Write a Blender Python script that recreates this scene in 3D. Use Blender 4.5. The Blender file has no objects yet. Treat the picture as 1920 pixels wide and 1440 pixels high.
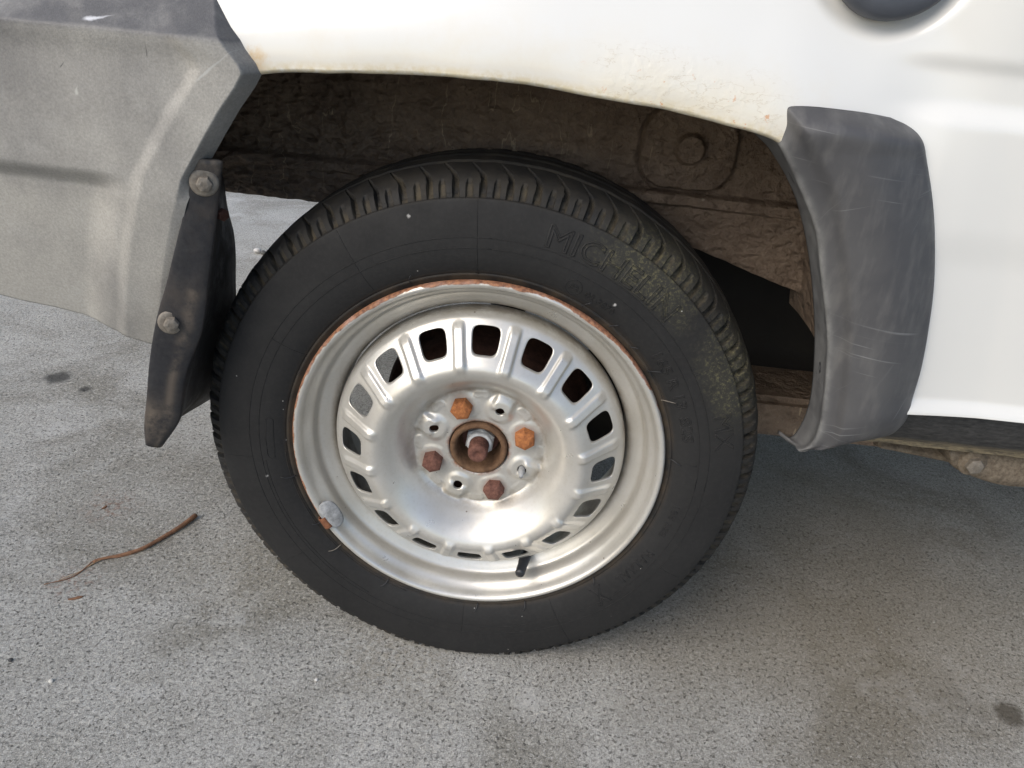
import bpy, bmesh, math, random
import numpy as np
from mathutils import Vector, noise as mnoise

# ------------------------------------------------------------------ camera, sky, sun, exposure
S = bpy.context.scene
C = S.collection
random.seed(7); RS = np.random.RandomState(7)
ZC = 0.26                                   # wheel centre height above the ground (m)
CAM = np.array([0.0451, -0.6358, 0.4109 + ZC])
YAW, PITCH, ROLL, FPX = 0.02722, 0.47242, 0.09596, 1443.0
_w = np.array([-math.sin(YAW) * math.cos(PITCH), math.cos(YAW) * math.cos(PITCH), -math.sin(PITCH)])
_r = np.array([math.cos(YAW), math.sin(YAW), 0.0]); _u = np.cross(_r, _w)
AX_R = _r * math.cos(ROLL) + _u * math.sin(ROLL)
AX_U = -_r * math.sin(ROLL) + _u * math.cos(ROLL)
cd = bpy.data.cameras.new('camera'); cam = bpy.data.objects.new('camera', cd); C.objects.link(cam)
cd.sensor_width = 36.0; cd.lens = FPX / 1920 * 36; cd.clip_start = 0.02; cd.clip_end = 500
from mathutils import Matrix
M = Matrix.Identity(4)
for i in range(3):
    M[i][0] = AX_R[i]; M[i][1] = AX_U[i]; M[i][2] = -_w[i]; M[i][3] = CAM[i]
cam.matrix_world = M
S.camera = cam

SUN_AZ, SUN_EL = math.radians(222), math.radians(40)     # azimuth of the light, from +Y clockwise
w = bpy.data.worlds.new('World'); S.world = w; w.use_nodes = True
nt = w.node_tree; bg = nt.nodes['Background']
sky = nt.nodes.new('ShaderNodeTexSky'); sky.sky_type = 'NISHITA'; sky.sun_disc = False
sky.sun_elevation = SUN_EL; sky.sun_rotation = SUN_AZ; sky.dust_density = 2.0; sky.air_density = 1.0; sky.ozone_density = 1.0
nt.links.new(sky.outputs[0], bg.inputs[0]); bg.inputs[1].default_value = 0.14
sd = bpy.data.lights.new('sun', 'SUN'); sd.energy = 1.3; sd.angle = math.radians(48); sd.color = (1.0, 0.94, 0.85)
sun = bpy.data.objects.new('sun', sd); C.objects.link(sun)
sdir = Vector((math.sin(SUN_AZ) * math.cos(SUN_EL), math.cos(SUN_AZ) * math.cos(SUN_EL), math.sin(SUN_EL)))
sun.rotation_euler = sdir.to_track_quat('Z', 'Y').to_euler(); sun.location = sdir * 5
S.view_settings.view_transform = 'Standard'; S.view_settings.look = 'None'; S.view_settings.gamma = 1
S.view_settings.use_curve_mapping = False
S.view_settings.exposure = 0.66
S.render.engine = 'CYCLES'; S.cycles.max_bounces = 8

# ------------------------------------------------------------------ helpers
def P(px, py, y):
    """point of the place at depth y (metres into the car) seen at photo position px, py"""
    d = _w + AX_R * (px - 960) / FPX + AX_U * (720 - py) / FPX
    t = (y - CAM[1]) / d[1]
    return CAM + t * d

def G0(px, py, z=0.0):
    d = _w + AX_R * (px - 960) / FPX + AX_U * (720 - py) / FPX
    t = (z - CAM[2]) / d[2]
    return CAM + t * d

def obj(name, me, mat, parent=None, label=None):
    o = bpy.data.objects.new(name, me); C.objects.link(o)
    if mat and len(me.materials) == 0: me.materials.append(mat)
    if parent: o.parent = parent
    if label: o['label'] = label
    return o

def thing(name, label, cat, loc=(0, 0, 0), parent=None):
    o = bpy.data.objects.new(name, None); C.objects.link(o); o.location = loc; o.empty_display_size = .05
    if parent: o.parent = parent
    if label: o['label'] = label
    if cat: o['category'] = cat
    return o

def mesh(name, v, f, smooth=True, attrs=None):
    me = bpy.data.meshes.new(name)
    me.from_pydata([tuple(map(float, p)) for p in v], [], [tuple(int(i) for i in q) for q in f])
    if attrs:
        for k, a in attrs.items():
            at = me.attributes.new(k, 'FLOAT', 'POINT'); at.data.foreach_set('value', np.asarray(a, dtype=np.float32).ravel())
    if smooth:
        me.polygons.foreach_set('use_smooth', [True] * len(me.polygons))
    me.update(); return me

def gridf(nu, nv, cu=False, flip=False):
    i = np.arange(nu if cu else nu - 1); j = np.arange(nv - 1)
    I, J = np.meshgrid(i, j, indexing='ij'); I2 = (I + 1) % nu
    q = np.stack([I * nv + J, I2 * nv + J, I2 * nv + J + 1, I * nv + J + 1], -1).reshape(-1, 4)
    return q[:, ::-1] if flip else q

def grid(name, pts, cu=False, flip=False, smooth=True, attrs=None):
    """pts: array nu x nv x 3"""
    pts = np.asarray(pts, float); nu, nv = pts.shape[:2]
    return mesh(name, pts.reshape(-1, 3), gridf(nu, nv, cu, flip), smooth, attrs)

def lathe(name, prof, n=128, smooth=True, y0=0):
    """prof: (y, r) pairs, about the wheel axis Y"""
    th = np.linspace(0, 2 * math.pi, n, endpoint=False)
    pr = np.array(prof, float)
    pts = np.stack([np.sin(th)[:, None] * pr[None, :, 1], np.repeat(pr[None, :, 0] + y0, n, 0), np.cos(th)[:, None] * pr[None, :, 1]], -1)
    return grid(name, pts, cu=True, smooth=smooth)

def catmull(pts, n):
    p = np.asarray(pts, float)
    d = np.r_[0, np.cumsum(np.linalg.norm(np.diff(p, axis=0), axis=1))]
    t = np.linspace(0, d[-1], n)
    m = np.zeros_like(p)
    m[1:-1] = (p[2:] - p[:-2]) / (d[2:] - d[:-2])[:, None]
    m[0] = (p[1] - p[0]) / (d[1] - d[0]); m[-1] = (p[-1] - p[-2]) / (d[-1] - d[-2])
    k = np.clip(np.searchsorted(d, t, side='right') - 1, 0, len(p) - 2)
    h = (d[k + 1] - d[k])[:, None]; s = ((t - d[k])[:, None]) / h
    return ((2*s**3 - 3*s**2 + 1) * p[k] + (s**3 - 2*s**2 + s) * h * m[k] + (-2*s**3 + 3*s**2) * p[k + 1] + (s**3 - s**2) * h * m[k + 1])

def catseg(pts, k):
    """catmull-rom with k samples in every segment, so the corners line up from row to row"""
    p = np.asarray(pts, float); n = len(p); d = np.r_[0, np.cumsum(np.linalg.norm(np.diff(p, axis=0), axis=1))]
    m = np.zeros_like(p); m[1:-1] = (p[2:] - p[:-2]) / (d[2:] - d[:-2])[:, None]
    m[0] = (p[1] - p[0]) / (d[1] - d[0]); m[-1] = (p[-1] - p[-2]) / (d[-1] - d[-2]); out = []
    for i in range(n - 1):
        h = d[i + 1] - d[i]
        for s in np.linspace(0, 1, k, endpoint=(i == n - 2)):
            out.append((2*s**3 - 3*s**2 + 1) * p[i] + (s**3 - 2*s**2 + s) * h * m[i] + (-2*s**3 + 3*s**2) * p[i + 1] + (s**3 - s**2) * h * m[i + 1])
    return np.array(out)

def sstep(a, b, x):
    t = np.clip((np.asarray(x, float) - a) / (b - a), 0, 1); return t * t * (3 - 2 * t)

def hexbolt(name, rad, h, dome=0.0015, n=6):
    """hexagonal head along -Y, base at y=0"""
    v, f = [], []
    def ring(r, y, k=6):
        b = len(v)
        for i in range(k):
            a = 2 * math.pi * i / k
            v.append((r * math.sin(a), y, r * math.cos(a)))
        return b
    rs = [ring(rad * 1.0, 0), ring(rad, -h * .80), ring(rad * .90, -h * .97), ring(rad * .5, -h - dome)]
    for a, b in zip(rs[:-1], rs[1:]):
        for i in range(6):
            j = (i + 1) % 6; f.append((a + i, a + j, b + j, b + i))
    f.append(tuple(rs[-1] + i for i in range(6)))
    me = mesh(name, v, f, smooth=False)
    return me

def tube(name, path, rad, k=10, cap=True):
    path = np.asarray(path, float); n = len(path)
    rad = np.broadcast_to(np.asarray(rad, float), (n,))
    T = np.gradient(path, axis=0); T /= np.linalg.norm(T, axis=1)[:, None]
    ref = np.array([0, 0, 1.0]) if abs(T[0][2]) < .9 else np.array([1.0, 0, 0])
    v = []
    for i in range(n):
        a = np.cross(T[i], ref); a /= np.linalg.norm(a); b = np.cross(a, T[i])
        for q in range(k):
            an = 2 * math.pi * q / k
            v.append(path[i] + rad[i] * (math.cos(an) * a + math.sin(an) * b))
    f = [(i * k + q, i * k + (q + 1) % k, (i + 1) * k + (q + 1) % k, (i + 1) * k + q) for i in range(n - 1) for q in range(k)]
    if cap:
        f.append(tuple(range(k))[::-1]); f.append(tuple((n - 1) * k + q for q in range(k)))
    return mesh(name, v, f)

def box(name, lo, hi, bev=0.004, seg=2):
    bm = bmesh.new(); bmesh.ops.create_cube(bm, size=1)
    for q in bm.verts:
        q.co = Vector([lo[i] + (q.co[i] + .5) * (hi[i] - lo[i]) for i in range(3)])
    if bev: bmesh.ops.bevel(bm, geom=bm.edges[:], offset=bev, segments=seg, affect='EDGES')
    me = bpy.data.meshes.new(name); bm.to_mesh(me); bm.free(); return me

def solidify(o, th, off=1.0):
    m = o.modifiers.new('thickness', 'SOLIDIFY'); m.thickness = th; m.offset = off; m.use_even_offset = False
    return o

# ------------------------------------------------------------------ node materials
class G:
    def __init__(s, name, base=(.5, .5, .5), rough=.5, metal=0.0, coat=0.0, spec=.5):
        s.m = bpy.data.materials.new(name); s.m.use_nodes = True; s.t = s.m.node_tree
        s.b = s.t.nodes['Principled BSDF']; s.tc = s.t.nodes.new('ShaderNodeTexCoord')
        s.set('Base Color', (*base, 1)); s.set('Roughness', rough); s.set('Metallic', metal); s.set('Coat Weight', coat)
        s.set('Specular IOR Level', spec)
        s.co = s.tc.outputs['Object']
    def con(s, a, i):
        if isinstance(a, bpy.types.NodeSocket): s.t.links.new(a, i)
        elif a is not None:
            if hasattr(i.default_value, '__len__') and not hasattr(a, '__len__'): a = (a, a, a, 1)[:len(i.default_value)]
            if hasattr(a, '__len__') and len(a) == 3 and len(i.default_value) == 4: a = (*a, 1)
            i.default_value = a
    def set(s, k, a): s.con(a, s.b.inputs[k])
    def nd(s, typ): return s.t.nodes.new('ShaderNode' + typ)
    def noise(s, sc, det=3, ro=.5, vec=None, dist=0, out=0):
        n = s.nd('TexNoise'); s.con(vec or s.co, n.inputs['Vector']); n.inputs['Scale'].default_value = sc
        n.inputs['Detail'].default_value = det; n.inputs['Roughness'].default_value = ro; n.inputs['Distortion'].default_value = dist
        return n.outputs[out]
    def voro(s, sc, feat='F1', vec=None, out='Distance', rnd=1):
        n = s.nd('TexVoronoi'); n.feature = feat; s.con(vec or s.co, n.inputs['Vector']); n.inputs['Scale'].default_value = sc
        n.inputs['Randomness'].default_value = rnd
        return n.outputs[out]
    def mr(s, v, a, b, c=0.0, d=1.0, smooth=False):
        n = s.nd('MapRange'); n.interpolation_type = 'SMOOTHSTEP' if smooth else 'LINEAR'
        s.con(v, n.inputs[0])
        for k, x in enumerate((a, b, c, d)): s.con(x, n.inputs[1 + k])
        return n.outputs[0]
    def mix(s, f, a, b, mode='MIX'):
        n = s.nd('MixRGB'); n.blend_type = mode; s.con(f, n.inputs[0]); s.con(a, n.inputs[1]); s.con(b, n.inputs[2]); return n.outputs[0]
    def ma(s, op, a, b=None, c=None):
        n = s.nd('Math'); n.operation = op; s.con(a, n.inputs[0])
        if b is not None: s.con(b, n.inputs[1])
        if c is not None: s.con(c, n.inputs[2])
        return n.outputs[0]
    def vm(s, op, a, b=None, out=0):
        n = s.nd('VectorMath'); n.operation = op; s.con(a, n.inputs[0])
        if b is not None: s.con(b, n.inputs[1])
        return n.outputs[out]
    def sep(s, v=None):
        n = s.nd('SeparateXYZ'); s.con(v or s.co, n.inputs[0]); return n.outputs
    def comb(s, x, y, z):
        n = s.nd('CombineXYZ'); s.con(x, n.inputs[0]); s.con(y, n.inputs[1]); s.con(z, n.inputs[2]); return n.outputs[0]
    def scale(s, v3): return s.vm('MULTIPLY', s.co, v3)
    def attr(s, k):
        n = s.nd('Attribute'); n.attribute_name = k; return n.outputs['Fac']
    def radius(s):
        return s.vm('LENGTH', s.vm('MULTIPLY', s.co, (1, 0, 1)), out='Value')
    def dist(s, p):
        return s.vm('LENGTH', s.vm('SUBTRACT', s.co, p), out='Value')
    def blob(s, p, r0, r1, nz=None, amt=.5):
        d = s.dist(p)
        if nz is not None: d = s.ma('ADD', d, s.ma('MULTIPLY', s.ma('SUBTRACT', nz, .5), amt * r1))
        return s.mr(d, r1, r0, 0, 1, True)
    def bump(s, h, strength=.5, dist=.001, prev=None):
        n = s.nd('Bump'); s.con(h, n.inputs['Height']); n.inputs['Strength'].default_value = strength; n.inputs['Distance'].default_value = dist
        if prev: s.con(prev, n.inputs['Normal'])
        s.set('Normal', n.outputs[0]); return n.outputs[0]
    def mx(s, *a):
        r = a[0]
        for q in a[1:]: r = s.ma('MAXIMUM', r, q)
        return r

def m_concrete():
    g = G('concrete', rough=.9, spec=.3)
    big = g.noise(1.6, 4, .55); mid = g.noise(9, 5, .6); fine = g.noise(300, 5, .78); grit = g.noise(850, 3, .7)
    wide = g.noise(3.4, 5, .62, dist=.6)
    col = g.mix(g.mr(big, .35, .65), (.285, .276, .243), (.385, .378, .350))
    col = g.mix(g.ma('MULTIPLY', g.mr(mid, .42, .68), .55), col, (.44, .432, .40))
    col = g.mix(g.ma('MULTIPLY', g.mr(wide, .49, .64), .75), col, (.20, .188, .155))
    col = g.mix(.85, col, g.mix(g.mr(fine, .32, .68), .42, 1.62), 'MULTIPLY')
    col = g.mix(.8, col, g.mix(g.mr(grit, .3, .7), .35, 1.65), 'MULTIPLY')
    col = g.mix(.45, col, g.mix(g.mr(g.noise(115, 4, .7), .32, .68), .66, 1.34), 'MULTIPLY')
    scuff = g.mr(g.noise(6, 5, .7, vec=g.vm('ADD', g.co, (2.2, 7.7, 0))), .58, .72); col = g.mix(g.ma('MULTIPLY', scuff, .75), col, (.54, .535, .51))
    # pale and dark sand grains of the worn surface
    cell = g.voro(330, out='Color'); cd_ = g.voro(330)
    cs = g.sep(cell)
    pale = g.ma('MULTIPLY', g.mr(cs[0], .93, .96), g.mr(cd_, .42, .30)); dark = g.ma('MULTIPLY', g.mr(cs[1], .88, .93), g.mr(cd_, .42, .30))
    col = g.mix(g.ma('MULTIPLY', pale, .5), col, (.62, .60, .56)); col = g.mix(g.ma('MULTIPLY', dark, .75), col, (.055, .05, .045))
    chip = g.mr(g.noise(135, 3, .55, vec=g.vm('ADD', g.co, (3.1, 0, 0))), .605, .625); chip2 = g.mr(g.noise(300, 3, .6, vec=g.vm('ADD', g.co, (9.1, 0, 0))), .61, .635)
    col = g.mix(g.ma('MULTIPLY', chip, .38), col, (.58, .56, .50)); col = g.mix(g.ma('MULTIPLY', chip2, .65), col, (.56, .55, .52))
    pit = g.mr(g.noise(210, 4, .65, vec=g.vm('ADD', g.co, (0, 5.3, 0))), .60, .635)
    col = g.mix(g.ma('MULTIPLY', pit, .55), col, (.05, .046, .04))
    # stains with shapes of their own
    nz = g.noise(55, 4, .6)
    p = G0(108, 708); st = g.blob(tuple(p), .012, .030, nz, .8)
    p = G0(1893, 1338); st = g.mx(st, g.blob(tuple(p), .010, .022, nz, 1.3))
    p = G0(1800, 1320); st = g.mx(st, g.ma('MULTIPLY', g.blob(tuple(p), .01, .05, nz, 1.), .25))
    p = G0(160, 730); st = g.mx(st, g.blob(tuple(p), .003, .014, nz, .8))
    col = g.mix(g.ma('MULTIPLY', st, .82), col, (.035, .033, .03))
    rn = g.noise(140, 3, .7)
    p = G0(205, 950); ru = g.ma('MULTIPLY', g.blob(tuple(p), .0, .05, nz, 1.2), g.mr(rn, .48, .62))
    p = G0(140, 1090); ru = g.mx(ru, g.ma('MULTIPLY', g.blob(tuple(p), .0, .045, nz, 1.2), g.mr(rn, .52, .64)))
    col = g.mix(g.ma('MULTIPLY', ru, .6), col, (.20, .085, .045))
    p = G0(760, 1215); mud = g.ma('MULTIPLY', g.blob(tuple(p), .02, .11, g.noise(14, 4), 1.), g.mr(rn, .40, .62))
    p2 = G0(480, 1060); mud = g.mx(mud, g.ma('MULTIPLY', g.blob(tuple(p2), .02, .13, g.noise(14, 4), 1.), g.mr(rn, .40, .66)))
    col = g.mix(g.ma('MULTIPLY', mud, .38), col, (.20, .17, .11))
    car_shade = g.ma('MULTIPLY', g.blob((.42, .25, 0), .10, .55, g.noise(5, 4), .5), .55)  # warm shade under the car, painted into the ground colour
    col = g.mix(car_shade, col, (.165, .130, .080))
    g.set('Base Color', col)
    h = g.ma('ADD', g.ma('MULTIPLY', fine, .7), g.ma('MULTIPLY', grit, .5))
    h = g.ma('SUBTRACT', h, g.ma('MULTIPLY', pit, 1.2))
    b = g.bump(g.noise(30, 4), .25, .004); g.bump(h, 1.0, .0022, b)
    return g.m

def m_paint():
    g = G('cream_white_paint', (.80, .785, .72), .30, coat=.55); g.set('Coat Roughness', .07)
    ed = g.attr('edge')           # metres from the wheel-arch edge
    nz = g.noise(38, 6, .65); nf = g.noise(210, 4, .6); n3 = g.noise(420, 3, .6)
    base = g.mix(g.mr(g.noise(5, 3), .3, .7), (.645, .640, .605), (.625, .620, .588))
    near = g.mr(ed, .060, .0, 0, 1)
    stain = g.ma('MULTIPLY', near, g.mr(nz, .44, .66)); base = g.mix(g.ma('MULTIPLY', stain, .30), base, (.58, .50, .35))
    base = g.mix(g.mr(ed, .035, .002, 0, .32), base, (.62, .56, .42))
    base = g.mix(g.ma('MULTIPLY', g.mr(ed, .006, .0), g.mr(nf, .3, .6)), base, (.52, .45, .30))
    # blistered patch above the front of the arch
    pz = g.sep(); px_ = g.mr(g.ma('ABSOLUTE', g.ma('SUBTRACT', pz[0], .135)), .085, .055); patch = g.ma('MULTIPLY', px_, g.mr(g.ma('ADD', ed, g.ma('MULTIPLY', nz, .02)), .052, .034))
    blis = g.ma('MULTIPLY', patch, g.mr(g.noise(90, 4, .6), .45, .60)); base = g.mix(g.ma('MULTIPLY', patch, .30), base, (.66, .60, .46))
    flk = g.ma('MULTIPLY', g.ma('MULTIPLY', px_, g.mr(ed, .030, .012)), g.mr(g.noise(90, 5, .6), .635, .66))
    base = g.mix(g.ma('MULTIPLY', flk, .85), base, (.55, .27, .12))
    crk = g.ma('MULTIPLY', patch, g.mr(g.ma('ABSOLUTE', g.ma('SUBTRACT', g.noise(30, 5, .6, vec=g.scale((1, 1, 2.6))), .5)), .010, .002)); base = g.mix(g.ma('MULTIPLY', crk, .35), base, (.36, .27, .15))
    p = P(487, 112, -.04); rs = g.blob(tuple(p), .001, .013, nf, 1.2); base = g.mix(g.ma('MULTIPLY', rs, .8), base, (.55, .36, .14))
    ch = g.sep(g.voro(34, out='Color')); chip = g.ma('MULTIPLY', g.mr(ch[0], .955, .96), g.mr(g.voro(34), .045, .03))
    base = g.mix(g.ma('MULTIPLY', chip, .8), base, (.16, .12, .08))
    g.set('Base Color', base)
    g.set('Roughness', g.mr(stain, 0, 1, .28, .6))
    b = g.bump(g.noise(3.2, 2), .10, .01); b = g.bump(g.noise(18, 3), .05, .002, b)
    g.bump(g.ma('ADD', g.ma('MULTIPLY', blis, 1.0), g.ma('MULTIPLY', n3, g.ma('MULTIPLY', stain, .3))), .35, .0005, b)
    return g.m

def m_wheel(rimside=True):
    g = G('silver_wheel_paint', (.66, .63, .57), .36, metal=.55)
    r = g.radius(); s3 = g.sep(); nz = g.noise(60, 5, .65); nf = g.noise(300, 4, .6)
    base = g.mix(g.mr(g.noise(22, 4), .35, .7), (.585, .57, .53), (.525, .505, .455))
    base = g.mix(g.ma('MULTIPLY', g.mr(nf, .5, .75), .22), base, (.40, .36, .28))
    ro = g.mr(nz, .3, .7, .27, .42); met = .55
    if rimside:
        # rust creeping over the lip: widest along the upper half
        th = g.ma('ADD', .1818, g.ma('MULTIPLY', s3[2], -.0095)); th = g.ma('ADD', th, g.ma('MULTIPLY', s3[0], .006))
        th = g.ma('ADD', th, g.ma('MULTIPLY', g.ma('SUBTRACT', nz, .5), .006)); th = g.ma('ADD', th, g.ma('MULTIPLY', g.ma('SUBTRACT', g.noise(11, 4, .6), .5), .013))
        rust = g.mr(g.ma('SUBTRACT', r, th), -.0003, .0005)
        rust = g.ma('MULTIPLY', rust, g.mr(s3[1], .012, .008)) if False else rust
        grime = g.ma('MULTIPLY', g.mr(r, .1555, .1495), g.mr(nz, .30, .60)); 
    else:
        spots = None
        for (px, py, yy, ra) in [(1081, 781, -.002, .0042), (1104, 852, -.002, .0044), (985, 1014, -.004, .0052), (970, 1011, -.004, .004), (966, 995, .0, .003), (886, 1014, -.004, .0036), (907, 1017, -.004, .002), (733, 1005, .006, .004), (960, 690, -.003, .001), (1019, 618, .01, .0018), (967, 652, .0, .0012)]:
            q = P(px, py, yy) - np.array([0, 0, ZC])
            b_ = g.blob(tuple(q), ra * .55, ra, nf, 1.0); spots = b_ if spots is None else g.mx(spots, b_)
        rust = g.mx(spots, g.ma('MULTIPLY', g.mr(r, .0345, .0305), g.mr(nz, .42, .55)))
        # rust bled round the wheel bolts
        for a in (-23, 67, 157, -113):
            q = (.049 * math.sin(math.radians(a)), .018, .049 * math.cos(math.radians(a)))
            rust = g.mx(rust, g.ma('MULTIPLY', g.blob(q, .010, .0155, nz, .9), .40))
        grime = g.mx(g.ma('MULTIPLY', g.mr(r, .1425, .1462), g.mr(nz, .34, .55)), g.ma('MULTIPLY', g.ma('MULTIPLY', g.mr(r, .075, .066), g.mr(r, .058, .064)), g.mr(nz, .40, .62)))
    base = g.mix(g.ma('MULTIPLY', grime, .55), base, (.20, .15, .09))
    rc = g.mix(g.mr(nf, .35, .65), (.125, .052, .030), (.33, .155, .078)); rc = g.mix(g.ma('MULTIPLY', g.mr(g.noise(34, 3), .52, .66), .5), rc, (.42, .27, .22))
    base = g.mix(rust, base, rc)
    chs = g.sep(g.voro(150, out='Color')); chp = g.ma('MULTIPLY', g.mr(chs[0], .990, .993), g.mr(g.voro(150), .16, .11))
    base = g.mix(g.ma('MULTIPLY', chp, .75), base, (.12, .085, .05))
    g.set('Base Color', base); g.set('Metallic', g.mr(rust, 0, 1, met, 0)); g.set('Roughness', g.mx(ro, g.ma('MULTIPLY', rust, .72)))
    b = g.bump(g.noise(24, 2), .12, .003)
    g.bump(g.ma('ADD', g.ma('MULTIPLY', nf, g.ma('ADD', g.ma('MULTIPLY', rust, .9), .06)), g.ma('MULTIPLY', nz, .10)), .7, .0007, b)
    return g.m

def m_rubber():
    g = G('tyre_rubber', (.03, .03, .03), .7, spec=.27)
    r = g.radius(); s3 = g.sep(); nz = g.noise(40, 5, .65); nf = g.noise(260, 5, .65); nl = g.noise(9, 4)
    base = g.mix(g.mr(nl, .3, .7), (.0125, .0124, .0124), (.0185, .0183, .0180))
    base = g.mix(g.ma('MULTIPLY', g.mr(nf, .45, .7), .35), base, (.029, .028, .0265))
    # dust lying in the shoulder blocks and on the tread
    sh = g.ma('MULTIPLY', g.mr(r, .2525, .258), g.mr(nz, .34, .62)); base = g.mix(g.ma('MULTIPLY', sh, .16), base, (.10, .083, .057))
    gr = g.attr('groove'); base = g.mix(g.ma('MULTIPLY', g.ma('MULTIPLY', gr, g.mr(nz, .36, .62)), .42), base, (.15, .120, .072))
    bd = g.ma('MULTIPLY', g.mr(r, .193, .186), g.mr(nz, .35, .6)); base = g.mix(g.ma('MULTIPLY', bd, .35), base, (.12, .085, .05))
    # green-yellow moss bloom round the big lettering
    an = math.radians(34); c = (.240 * math.sin(an), 0, .240 * math.cos(an))
    d1 = g.blob(c, .01, .075, nz, .9); an2 = math.radians(62); d2 = g.blob((.256 * math.sin(an2), 0.01, .256 * math.cos(an2)), .01, .07, nz, 1.0)
    moss = g.ma('MULTIPLY', g.mx(d1, d2), g.mr(r, .222, .236)); mossf = g.ma('MULTIPLY', moss, g.mr(g.noise(330, 6, .75), .50, .68))
    base = g.mix(g.ma('MULTIPLY', moss, .28), base, (.058, .056, .040)); base = g.mix(g.ma('MULTIPLY', mossf, .6), base, (.19, .172, .088))
    # white flecks
    v = g.sep(g.voro(95, out='Color')); fl = g.ma('MULTIPLY', g.mr(v[0], .93, .94), g.mr(g.ma('ADD', g.voro(95), g.ma('MULTIPLY', nf, .16)), .150, .11))
    base = g.mix(g.ma('MULTIPLY', fl, .75), base, (.5, .49, .46))
    for (px, py) in [(766, 405), (1153, 571), (501, 891), (740, 600)]:
        q = P(px, py, -.004) - np.array([0, 0, ZC]); base = g.mix(g.blob(tuple(q), .0004, .0021, nf, 1.8), base, (.45, .44, .42))
    g.set('Base Color', base); g.set('Roughness', g.mr(nz, .3, .7, .62, .82))
    # fine radial cracking
    b = g.bump(nf, .35, .0005); g.bump(g.noise(70, 3), .25, .0008, b)
    return g.m

def m_rust(name, dark, light, rough=.85, sc=1.0):
    g = G(name, dark, rough, spec=.3); nz = g.noise(180 * sc, 5, .7); n2 = g.noise(60 * sc, 4, .6)
    c = g.mix(g.mr(nz, .32, .68), dark, light); c = g.mix(g.ma('MULTIPLY', g.mr(n2, .52, .7), .5), c, tuple(x * .45 for x in dark))
    g.set('Base Color', c); g.bump(g.ma('ADD', nz, n2), .9, .0009); return g.m

def m_undercoat():
    g = G('brown_undercoating', (.08, .055, .04), .62, spec=.42)
    a = g.noise(26, 5, .6, dist=.8); b_ = g.noise(120, 5, .65); c = g.noise(420, 3, .6)
    wr = g.voro(75, 'SMOOTH_F1', vec=g.vm('ADD', g.scale((1, 1, 1.9)), g.vm('MULTIPLY', g.noise(30, 3, out=1), (.03, .03, .03))))
    col = g.mix(g.mr(a, .3, .7), (.120, .084, .058), (.205, .150, .106)); col = g.mix(g.ma('MULTIPLY', g.mr(b_, .5, .72), .35), col, (.245, .192, .145))
    v = g.sep(g.voro(60, out='Color')); sp = g.ma('MULTIPLY', g.mr(v[0], .962, .97), g.mr(g.ma('ADD', g.voro(60), g.ma('MULTIPLY', c, .15)), .20, .13))
    col = g.mix(g.ma('MULTIPLY', sp, .6), col, (.38, .32, .25))
    # dried runs of pale mud
    run = g.mr(g.ma('ABSOLUTE', g.ma('SUBTRACT', g.noise(11, 3, .5, vec=g.scale((2.6, 1, .55))), .5)), .006, .002); run = g.ma('MULTIPLY', run, g.mr(g.noise(9, 2), .56, .62))
    run = g.ma('MULTIPLY', run, g.mr(b_, .4, .5))
    col = g.mix(g.ma('MULTIPLY', run, .65), col, (.40, .32, .22))
    g.set('Base Color', col)
    n1 = g.bump(g.ma('ADD', a, g.ma('MULTIPLY', wr, .9)), .75, .008); n1 = g.bump(b_, 1.0, .0040, n1); g.bump(c, .9, .0014, n1)
    return g.m

def m_bumper():
    g = G('faded_grey_plastic', (.2, .195, .18), .58, spec=.35)
    fd = g.attr('fade'); nz = g.noise(7, 5, .6); n2 = g.noise(24, 5, .6); st = g.noise(5, 4, .6, vec=g.scale((3, 3, 1)))
    grain = g.voro(900, 'F1'); gn = g.noise(520, 3, .6)
    f = g.ma('ADD', fd, g.ma('MULTIPLY', g.ma('SUBTRACT', nz, .5), .95)); f = g.ma('ADD', f, g.ma('MULTIPLY', g.ma('SUBTRACT', st, .5), .9))
    col = g.mix(g.mr(f, .1, .9), (.082, .082, .086), (.335, .322, .290))
    col = g.mix(g.ma('MULTIPLY', g.mr(n2, .5, .75), .3), col, (.41, .40, .37)); col = g.mix(.40, col, g.mix(g.mr(gn, .3, .7), .62, 1.35), 'MULTIPLY')
    nf = g.noise(160, 3)
    # scrapes
    for (px, py, dx, dz, L, wd, cc) in [(184, 32, .97, .20, .013, .0022, (.70, .71, .74)), (143, 167, .3, 1, .005, .0020, (.48, .47, .43)), (276, 88, .1, 1, .008, .0007, (.05, .05, .05)), (415, 115, .75, .6, .026, .0013, (.42, .42, .40)), (118, 118, .6, .7, .005, .0006, (.05, .05, .05))]:
        q = P(px, py, -.058); d = g.vm('SUBTRACT', g.co, tuple(q)); n_ = math.hypot(dx, dz)
        u = g.vm('DOT_PRODUCT', d, (dx / n_, 0, dz / n_), out='Value'); v = g.vm('DOT_PRODUCT', d, (-dz / n_, 0, dx / n_), out='Value')
        v = g.ma('ADD', v, g.ma('MULTIPLY', g.ma('SUBTRACT', nf, .5), wd * 1.5))
        mk = g.ma('MULTIPLY', g.mr(g.ma('ABSOLUTE', u), L, L * .7), g.mr(g.ma('ADD', g.ma('ABSOLUTE', v), g.ma('MULTIPLY', g.ma('ABSOLUTE', g.ma('ADD', u, L * .5)), wd / L * .75)), wd, wd * .3)); col = g.mix(g.ma('MULTIPLY', mk, .7), col, cc)
    g.set('Base Color', col); g.set('Roughness', g.mr(f, .1, .9, .48, .72))
    b = g.bump(nz, .15, .004); g.bump(g.ma('ADD', grain, g.ma('MULTIPLY', gn, .6)), .22, .0005, b)
    return g.m

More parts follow.
